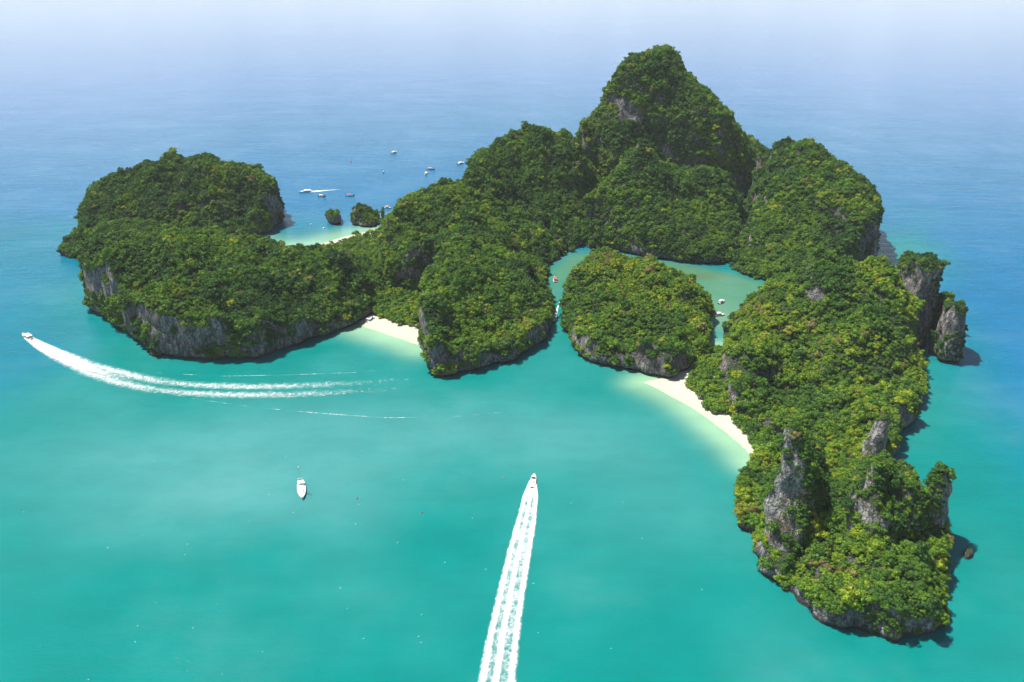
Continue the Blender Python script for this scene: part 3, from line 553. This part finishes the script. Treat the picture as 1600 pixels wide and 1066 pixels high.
# ------------------------------------------------------------------ boats
WHITE, CREAM, GREY, GLASS = plain('white_gelcoat', (.80, .80, .79), .3), plain('cream_deck', (.66, .62, .54), .6), plain('engine_grey', (.06, .06, .065), .35), plain('tinted_glass', (.02, .03, .04), .08)
RED, BLUEC, WOOD, DARKW, ALU = plain('red_canvas', (.55, .07, .05), .8), plain('blue_canvas', (.02, .17, .42), .8), plain('varnished_wood', (.20, .085, .04), .5), plain('dark_hull', (.035, .04, .05), .45), plain('aluminium', (.55, .56, .58), .35, .9)
PINK = plain('faded_red_canvas', (.62, .26, .22), .85)
def box(V, F, x0, x1, y0, y1, z0, z1, tx=0.0):
    k = len(V); V += [(x0, y0, z0), (x1, y0, z0), (x1, y1, z0), (x0, y1, z0), (x0 + tx, y0 * .86, z1), (x1 - tx, y0 * .86, z1), (x1 - tx, y1 * .86, z1), (x0 + tx, y1 * .86, z1)]
    F += [(k, k + 3, k + 2, k + 1), (k + 4, k + 5, k + 6, k + 7), (k, k + 1, k + 5, k + 4), (k + 1, k + 2, k + 6, k + 5), (k + 2, k + 3, k + 7, k + 6), (k + 3, k, k + 4, k + 7)]
def rod(V, F, p, q, r, n=6):
    p, q = np.array(p, float), np.array(q, float); d = (q - p) / np.linalg.norm(q - p); t = np.cross(d, [.31, .87, .21]); t /= np.linalg.norm(t); b = np.cross(d, t); k = len(V)
    for c in (p, q):
        for m in range(n): V.append(tuple(c + r * (t * math.cos(m * 6.2832 / n) + b * math.sin(m * 6.2832 / n))))
    for m in range(n): F.append((k + m, k + (m + 1) % n, k + n + (m + 1) % n, k + n + m))
def part(name, fn, mat, parent, bev=0.0):
    V, F = [], []; fn(V, F); o = link(name, mesh_np(name, V, F, mat, smooth=False), parent)
    if bev: m = o.modifiers.new('bevel', 'BEVEL'); m.width = bev; m.segments = 2
    return o
def hull_fn(L, B, st):                       # st: (x fraction, half beam fraction, sheer height, keel depth)
    def fn(V, F):
        for x, hb, sh, kd in st:
            w_ = B * .5 * hb; V += [(x * L, -w_, sh), (x * L, -w_ * .93, sh * .45), (x * L, -w_ * .72, -kd * .5), (x * L, 0, -kd), (x * L, w_ * .72, -kd * .5), (x * L, w_ * .93, sh * .45), (x * L, w_, sh)]
        for i in range(len(st) - 1):
            for j in range(6): a = i * 7 + j; F.append((a, a + 7, a + 8, a + 1))
        F += [(0, 1, 5, 6), (1, 2, 4, 5)]
    return fn
def deck_fn(L, B, st, inset=.96, dz=-.06):
    def fn(V, F):
        for x, hb, sh, kd in st: V += [(x * L, -B * .5 * hb * inset, sh + dz), (x * L, B * .5 * hb * inset, sh + dz)]
        for i in range(len(st) - 1): a = 2 * i; F.append((a, a + 1, a + 3, a + 2)[::-1])
    return fn
ST_SPEED = [(-.5, .92, .75, .35), (-.3, 1, .78, .42), (0, 1, .85, .45), (.2, .9, .95, .42), (.35, .66, 1.05, .32), (.45, .32, 1.15, .18), (.5, .03, 1.22, .0)]
ST_LONG = [(-.5, .45, .95, .1), (-.38, .75, .72, .25), (-.15, 1, .6, .32), (.1, 1, .62, .32), (.28, .78, .8, .26), (.4, .45, 1.2, .1), (.48, .2, 1.8, -.5), (.54, .06, 2.5, -1.6)]
ST_YACHT = [(-.5, .72, 1.1, .15), (-.35, .92, 1.05, .4), (-.1, 1, 1.05, .6), (.12, .94, 1.12, .6), (.3, .68, 1.25, .45), (.42, .36, 1.36, .2), (.5, .02, 1.48, 0)]
def root(name, u, v, heading, label, group=None):
    o = bpy.data.objects.new(name, None); COL.objects.link(o); o.location = (*G(u, v), .02); o.rotation_euler[2] = heading; tag(o, label, 'boat', group); return o
def head(u0, v0, u1, v1): d = G(u1, v1) - G(u0, v0); return math.atan2(d[1], d[0])
def speedboat(u, v, hd, L, B, label, roof=WHITE, canopy=True, engines=2, group=None, hullm=None):
    o = root('speedboat', u, v, hd, label, group); part('hull', hull_fn(L, B, ST_SPEED), hullm or WHITE, o); part('deck', deck_fn(L, B, ST_SPEED), CREAM, o)
    part('foredeck', lambda V, F: box(V, F, .17 * L, .36 * L, -B * .3, B * .3, .78, 1.12, .12), WHITE, o, .05)
    part('windscreen', lambda V, F: box(V, F, .12 * L, .17 * L, -B * .36, B * .36, .85, 1.55, .05), GLASS, o)
    if canopy:
        c = part('canopy', lambda V, F: box(V, F, -.36 * L, .14 * L, -B * .46, B * .46, 2.05, 2.2, .1), roof, o, .05)
        for sx in (-.34, .10):
            for sy in (-1, 1): part('post', lambda V, F: rod(V, F, (sx * L, sy * B * .41, .75), (sx * L, sy * B * .38, 2.08), .05), ALU, o)
    for k in (0, 1): part('bench', lambda V, F: box(V, F, (-.3 + .2 * k) * L, (-.22 + .2 * k) * L, -B * .36, B * .36, .7, 1.15, .03), CREAM if k else WHITE, o, .04)
    for k in range(engines):
        y = (k - (engines - 1) / 2) * .75; e = part('engine', lambda V, F: box(V, F, -.5 * L - .55, -.5 * L - .02, y - .24, y + .24, .55, 1.25, .06), GREY, o, .08)
        part('engine_leg', lambda V, F: box(V, F, -.5 * L - .38, -.5 * L - .14, y - .08, y + .08, -.6, .58), GREY, e)
    return o
def longtail(u, v, hd, L, B, label, roof, hullm=WOOD, group=None):
    o = root('longtail_boat', u, v, hd, label, group); part('hull', hull_fn(L, B, ST_LONG), hullm, o); part('deck', deck_fn(L, B, ST_LONG[:6], .9, -.2), CREAM, o)
    part('canopy', lambda V, F: box(V, F, -.33 * L, .14 * L, -B * .48, B * .48, 1.95, 2.15, .1), roof, o, .05)
    for sx in (-.31, .11):
        for sy in (-1, 1): part('post', lambda V, F: rod(V, F, (sx * L, sy * B * .42, .5), (sx * L, sy * B * .40, 2.0), .045), WOOD, o)
    e = part('engine', lambda V, F: box(V, F, -.5 * L - .1, -.5 * L + .75, -.28, .28, .95, 1.5, .08), GREY, o, .06)
    part('propeller_shaft', lambda V, F: rod(V, F, (-.5 * L, 0, 1.15), (-.5 * L - 3.2, .3, .1), .05), ALU, e)
    return o
speedboat(833, 753, head(775, 1066, 833, 748), 10.5, 2.9, 'white speedboat racing away from the viewer at the head of the straight wake', canopy=False)
speedboat(43, 527, head(90, 553, 40, 525), 13, 3.8, 'white speedboat at the far left trailing a long curved wake')
speedboat(579, 500, head(576, 503, 586, 495), 10, 3.4, 'white boat nosed onto the sand of the cove beach')
speedboat(867, 438, head(868, 445, 866, 430), 10, 2.8, 'red roofed white boat alone in the upper channel', roof=RED)
speedboat(867, 499, head(870, 486, 867, 500), 7.5, 2.6, 'small white boat coming down the narrow channel with a thin wake', roof=WHITE)
speedboat(1127, 473, head(1121, 476, 1133, 470), 7.2, 2.4, 'upper white boat moored in the lagoon, bow to the right')
speedboat(1124, 493, head(1118, 493, 1130, 492.6), 7.2, 2.6, 'lower white boat moored in the lagoon near the islet')
d = root('dinghy', 1118, 490, .4, 'small blue covered dinghy beside the lower lagoon boat'); part('hull', hull_fn(3.4, 1.6, ST_SPEED), BLUEC, d); part('cover', deck_fn(3.4, 1.6, ST_SPEED, .98, .05), BLUEC, d); part('bench', lambda V, F: box(V, F, -.3, .2, -.6, .6, .5, 1.1, .05), BLUEC, d)
speedboat(478, 300, head(500, 298.6, 470, 300.6), 14, 4.2, 'large white cruiser speeding left with a short wake behind the island', engines=2)
longtail(503, 307.5, head(497, 307, 509, 308), 8.5, 2.2, 'dark boat with white canopy anchored below the speeding cruiser', WHITE, DARKW, 'anchored boats behind the island')
longtail(547, 306.5, head(540, 306, 554, 306.5), 9.5, 2.2, 'dark boat with red canopy anchored above the jagged sea stack', RED, DARKW, 'anchored boats behind the island')
speedboat(606, 325.5, head(600, 325, 612, 326), 7.5, 3, 'pinkish roofed boat beside the smallest sea stack', roof=PINK, group='anchored boats behind the island')
speedboat(616, 239, head(612, 240, 620, 237.5), 11, 3.4, 'white boat farthest from the island in the open sea', group='anchored boats behind the island')
longtail(599, 269, head(599, 270, 600, 264), 7, 1.8, 'tiny dark boat alone left of the anchored pair', DARKW, DARKW, 'anchored boats behind the island')
longtail(673, 265, head(666, 264, 680, 266), 11, 2.4, 'wooden boat with faded red canopy beside a white boat', PINK, WOOD, 'anchored boats behind the island')
speedboat(666, 272, head(665.6, 273, 667, 266), 9, 3, 'white boat below the faded red canopy boat', group='anchored boats behind the island')
speedboat(720, 256, head(714, 257, 726, 254), 11, 3.4, 'white boat with red stripe nearest the forested slope behind', roof=WHITE, hullm=PINK, group='anchored boats behind the island')
# sailing yacht at anchor
y_ = root('sailing_yacht', 471.5, 768, head(470, 758, 472, 782), 'white sailing yacht with bare mast anchored in the open bay')
part('hull', hull_fn(13.5, 4.1, ST_YACHT), WHITE, y_); part('deck', deck_fn(13.5, 4.1, ST_YACHT), WHITE, y_)
cb = part('cabin', lambda V, F: box(V, F, -3.2, 2.4, -1.15, 1.15, .95, 1.6, .5), WHITE, y_, .08)
for sy in (-1, 1): part('window', lambda V, F: box(V, F, -2.4, 1.4, sy * 1.07 - .05, sy * 1.07 + .05, 1.2, 1.42, .1), GLASS, cb)
part('cockpit', lambda V, F: box(V, F, -5.6, -3.4, -.9, .9, .9, 1.1, .05), CREAM, y_); part('bimini', lambda V, F: box(V, F, -5.4, -3.3, -1.5, 1.5, 2.5, 2.62, .1), WHITE, y_, .05)
for sx in (-5.2, -3.5):
    for sy in (-1, 1): part('post', lambda V, F: rod(V, F, (sx, sy * 1.3, 1.0), (sx, sy * 1.25, 2.5), .04), ALU, y_)
ma = part('mast', lambda V, F: rod(V, F, (.3, 0, 1.2), (-.2, 0, 13.2), .13, 8), WHITE, y_); part('boom', lambda V, F: rod(V, F, (.25, 0, 2.9), (-4.2, 0, 2.8), .16), WHITE, y_)
part('spreader', lambda V, F: rod(V, F, (.05, -1.3, 7.2), (.05, 1.3, 7.2), .11), WHITE, ma); part('masthead', lambda V, F: box(V, F, -.55, .1, -.2, .2, 13.0, 13.35, .05), WHITE, ma)
for q in ((6.6, 0, 1.5), (-6.5, 0, 1.2), (0, 2, 1.1), (0, -2, 1.1)): part('stay', lambda V, F: rod(V, F, q, (-.2, 0, 13), .018, 4), ALU, y_)
# mooring buoys
def buoy(u, v, r, mat, label):
    o = root('buoy', u, v, 0, label, 'mooring buoys'); o['category'] = 'buoy'
    def ball(V, F):
        for i in range(7):
            a = -1.2 + 2.4 * i / 6
            for j in range(10): V.append((r * math.cos(a) * math.cos(j * .6283), r * math.cos(a) * math.sin(j * .6283), r * math.sin(a) + .1))
        for i in range(6):
            for j in range(10): F.append((i * 10 + j, i * 10 + (j + 1) % 10, i * 10 + 10 + (j + 1) % 10, i * 10 + 10 + j))
    part('float', ball, mat, o); part('ring', lambda V, F: box(V, F, -.12 * r, .12 * r, -.3 * r, .3 * r, .9 * r, 1.4 * r), GREY, o)
buoy(558, 779, .42, RED, 'small red buoy in the bay right of the sailing yacht'); buoy(659, 801, .42, RED, 'small red buoy between the yacht and the straight wake'); buoy(486, 351, .9, WHITE, 'white buoy off the back beach left of the round sea stack')
buoy(506, 357, 1.0, WHITE, 'white buoy close in to the back beach'); buoy(548, 252, 1.1, PINK, 'pinkish buoy alone in the open sea'); buoy(787, 747, .45, PINK, 'pale buoy left of the racing speedboat')

# ------------------------------------------------------------------ wakes and foam
def wake(pts_px, hw, dens, label, st=.55, na=33, zamp=.25, name='boat_wake', seed=0):
    P = np.array([G(u, v) for u, v in pts_px]); sg = np.r_[0, np.cumsum(np.linalg.norm(np.diff(P, axis=0), axis=1))]
    n = int(sg[-1] / st) + 2; ss = np.linspace(0, sg[-1], n); C = np.stack([np.interp(ss, sg, P[:, i]) for i in (0, 1)], 1)
    for _ in range(max(4, int(12 / st))): C[1:-1] = .25 * C[:-2] + .5 * C[1:-1] + .25 * C[2:]
    T = np.gradient(C, axis=0); T /= np.linalg.norm(T, axis=1)[:, None] + 1e-9; Nn = np.stack([-T[:, 1], T[:, 0]], 1); W = np.interp(ss, sg if len(hw) == len(sg) else np.linspace(0, sg[-1], len(hw)), hw)
    t = np.linspace(-1.15, 1.15, na); XY = C[:, None] + Nn[:, None] * (t[None, :, None] * W[:, None, None]); S, Tt = np.meshgrid(ss, t, indexing='ij')
    q = np.stack([XY[..., 0], XY[..., 1], 0 * S + seed * 10], -1).reshape(-1, 3); n1 = pnoise(q, 1.6).reshape(S.shape); n2 = pnoise(q, .7).reshape(S.shape)
    D = dens(S, Tt, sg[-1]); D = D * np.clip((1.15 - np.abs(Tt)) / .12, 0, 1)
    Zz = .035 + zamp * np.clip(D, 0, 1) * (.5 + .6 * n1 + .4 * n2).clip(0, 2)
    V = np.concatenate([XY, Zz[..., None]], -1).reshape(-1, 3); i, j = np.meshgrid(np.arange(n - 1), np.arange(na - 1), indexing='ij'); k = i * na + j
    me = mesh_np(name, V, np.stack([k, k + na, k + na + 1, k + 1], -1).reshape(-1, 4)[:, ::-1], FOAM)
    a = me.attributes.new('foam', 'FLOAT', 'POINT'); a.data.foreach_set('value', (D - .06 + .12 * n1).astype(np.float32).ravel()); tag(link(name, me), label, 'wake', kind='stuff')
g_ = lambda x, w_: np.exp(-(x / w_) ** 2)
def d_straight(S, T, L):
    near = np.exp(-S / 16); fade = 1 - .25 * np.clip(S / L, 0, 1)
    return np.maximum.reduce([1.6 * near * (np.abs(T) < 1), fade * (1.5 * g_(T + .05, .2)), fade * 1.08 * g_(np.abs(T) - .74, .26), fade * (.62 - .1 * (S / L)) * (np.abs(T) < .95)]) - .55 * near * g_(np.abs(T) - .3, .1) * (S > 4)
wake([(832.5, 752), (829, 775), (822, 815), (812, 860), (800, 920), (788, 985), (776, 1066), (766, 1140)], [1.6, 3.4, 4.4, 5.0, 5.4, 5.9, 6.5, 7.0], d_straight, 'straight white wake churned up behind the racing speedboat', st=.45, na=41, zamp=.45)
def d_curve(S, T, L):
    a = np.exp(-(S / 85) ** 2); mid = .62 * np.exp(-((S - 90) / 80) ** 2)
    return np.maximum.reduce([1.7 * a * g_(T, .85), mid * g_(np.abs(T) - .5, .5), .55 * np.exp(-((S - 170) / 95) ** 2) * g_(np.abs(T) - .5, .45)]) - .25 * a * g_(np.abs(T) - .3, .08) * (S > 12)
wake([(42, 527), (65, 541), (90, 554), (140, 576), (190, 591), (240, 602), (300, 608), (380, 611), (460, 610), (540, 606), (640, 600)], [2, 4, 5.5, 8, 9, 9.5, 9.5, 9.5, 10, 10, 10], d_curve, 'broad curved white wake sweeping past the left hill', st=.6, na=41, zamp=.4, seed=2)
dot = lambda k: (lambda S, T, L: (.6 * g_(T, .6) * np.sin(np.pi * np.clip(S / L, 0, 1)) ** .5) * (.68 + .45 * pnoise(np.stack([S.ravel(), 0 * S.ravel() + 31 * k, 0 * S.ravel()], 1), 5.0).reshape(S.shape)))
wake([(180, 592), (230, 606), (300, 623), (400, 637), (500, 646), (600, 653), (700, 652), (780, 645), (850, 630)], [.5, .7, .7, .7, .5], dot(0), 'thin broken foam line in front of the curved wake', st=.6, na=9, zamp=.2, seed=3)
wake([(190, 578), (260, 584), (350, 588), (450, 586), (560, 582), (650, 573)], [.4, .5, .5, .4], dot(1), 'thin foam line between the left hill and the curved wake', st=.6, na=9, zamp=.15, seed=4)
wake([(300, 616), (380, 620), (470, 620), (560, 614), (640, 610)], [.4, .6, .5, .4], dot(2), 'faint foam streak along the middle of the curved wake', st=.6, na=9, zamp=.15, seed=5)
wake([(484, 300), (500, 298.6), (515, 297.4), (532, 296)], [3.0, 3.2, 2.2, .8], lambda S, T, L: 1.15 * g_(T, .8) * (1 - .6 * S / L), 'short white wake behind the large cruiser', st=1.2, na=13, seed=6)
wake([(868, 495), (869.5, 488), (872, 479), (875, 470)], [.9, 1.0, .8, .4], lambda S, T, L: 1.1 * g_(T, .8) * (1 - .5 * S / L), 'thin white wake of the boat in the narrow channel', st=.6, na=9, seed=7)
# scattered wind flecks on the bay
rgf = np.random.default_rng(9); V, F = [], []
for i in range(45):
    u, v = rgf.uniform(20, 1150), 640 + 426 * rgf.uniform() ** .6
    c = G(u, v); L_, w_ = rgf.uniform(.12, .4), rgf.uniform(.04, .09); k = len(V); a = rgf.uniform(-.5, .5)
    for m in range(6):
        x, y = L_ * math.cos(m * 1.047) * rgf.uniform(.7, 1.1), w_ * math.sin(m * 1.047) * rgf.uniform(.7, 1.2)
        V.append((c[0] + x * math.cos(a) - y * math.sin(a), c[1] + x * math.sin(a) + y * math.cos(a), .05 + .04 * math.sin(m)))
    F += [(k, k + 1, k + 2, k + 3), (k, k + 3, k + 4, k + 5)]
tag(link('foam_flecks', mesh_np('foam_flecks', V, F, plain('foam_white', (.8, .84, .84), .9), smooth=False)), 'small scattered white foam flecks on the turquoise bay', 'foam', kind='stuff')
# ------------------------------------------------------------------ air
hm = NT('haze_air'); pv = hm.n('VolumePrincipled'); pv.inputs['Color'].default_value = (.91, .96, 1.0, 1); pv.inputs['Density'].default_value = 5.0e-5
hm.l(pv.outputs[0], hm.out.inputs['Volume'])
x0, x1, y0, y1, z0, z1 = -41000, 41000, -21000, 61000, -8, 226
hv = [(x, y, z) for z in (z0, z1) for y in (y0, y1) for x in (x0, x1)]
hz = tag(link('haze', mesh_np('haze', hv, [(0, 2, 3, 1), (4, 5, 7, 6), (0, 1, 5, 4), (2, 6, 7, 3), (0, 4, 6, 2), (1, 3, 7, 5)], hm.m, smooth=False)), 'pale sea haze filling the air over the water', 'haze', kind='stuff')
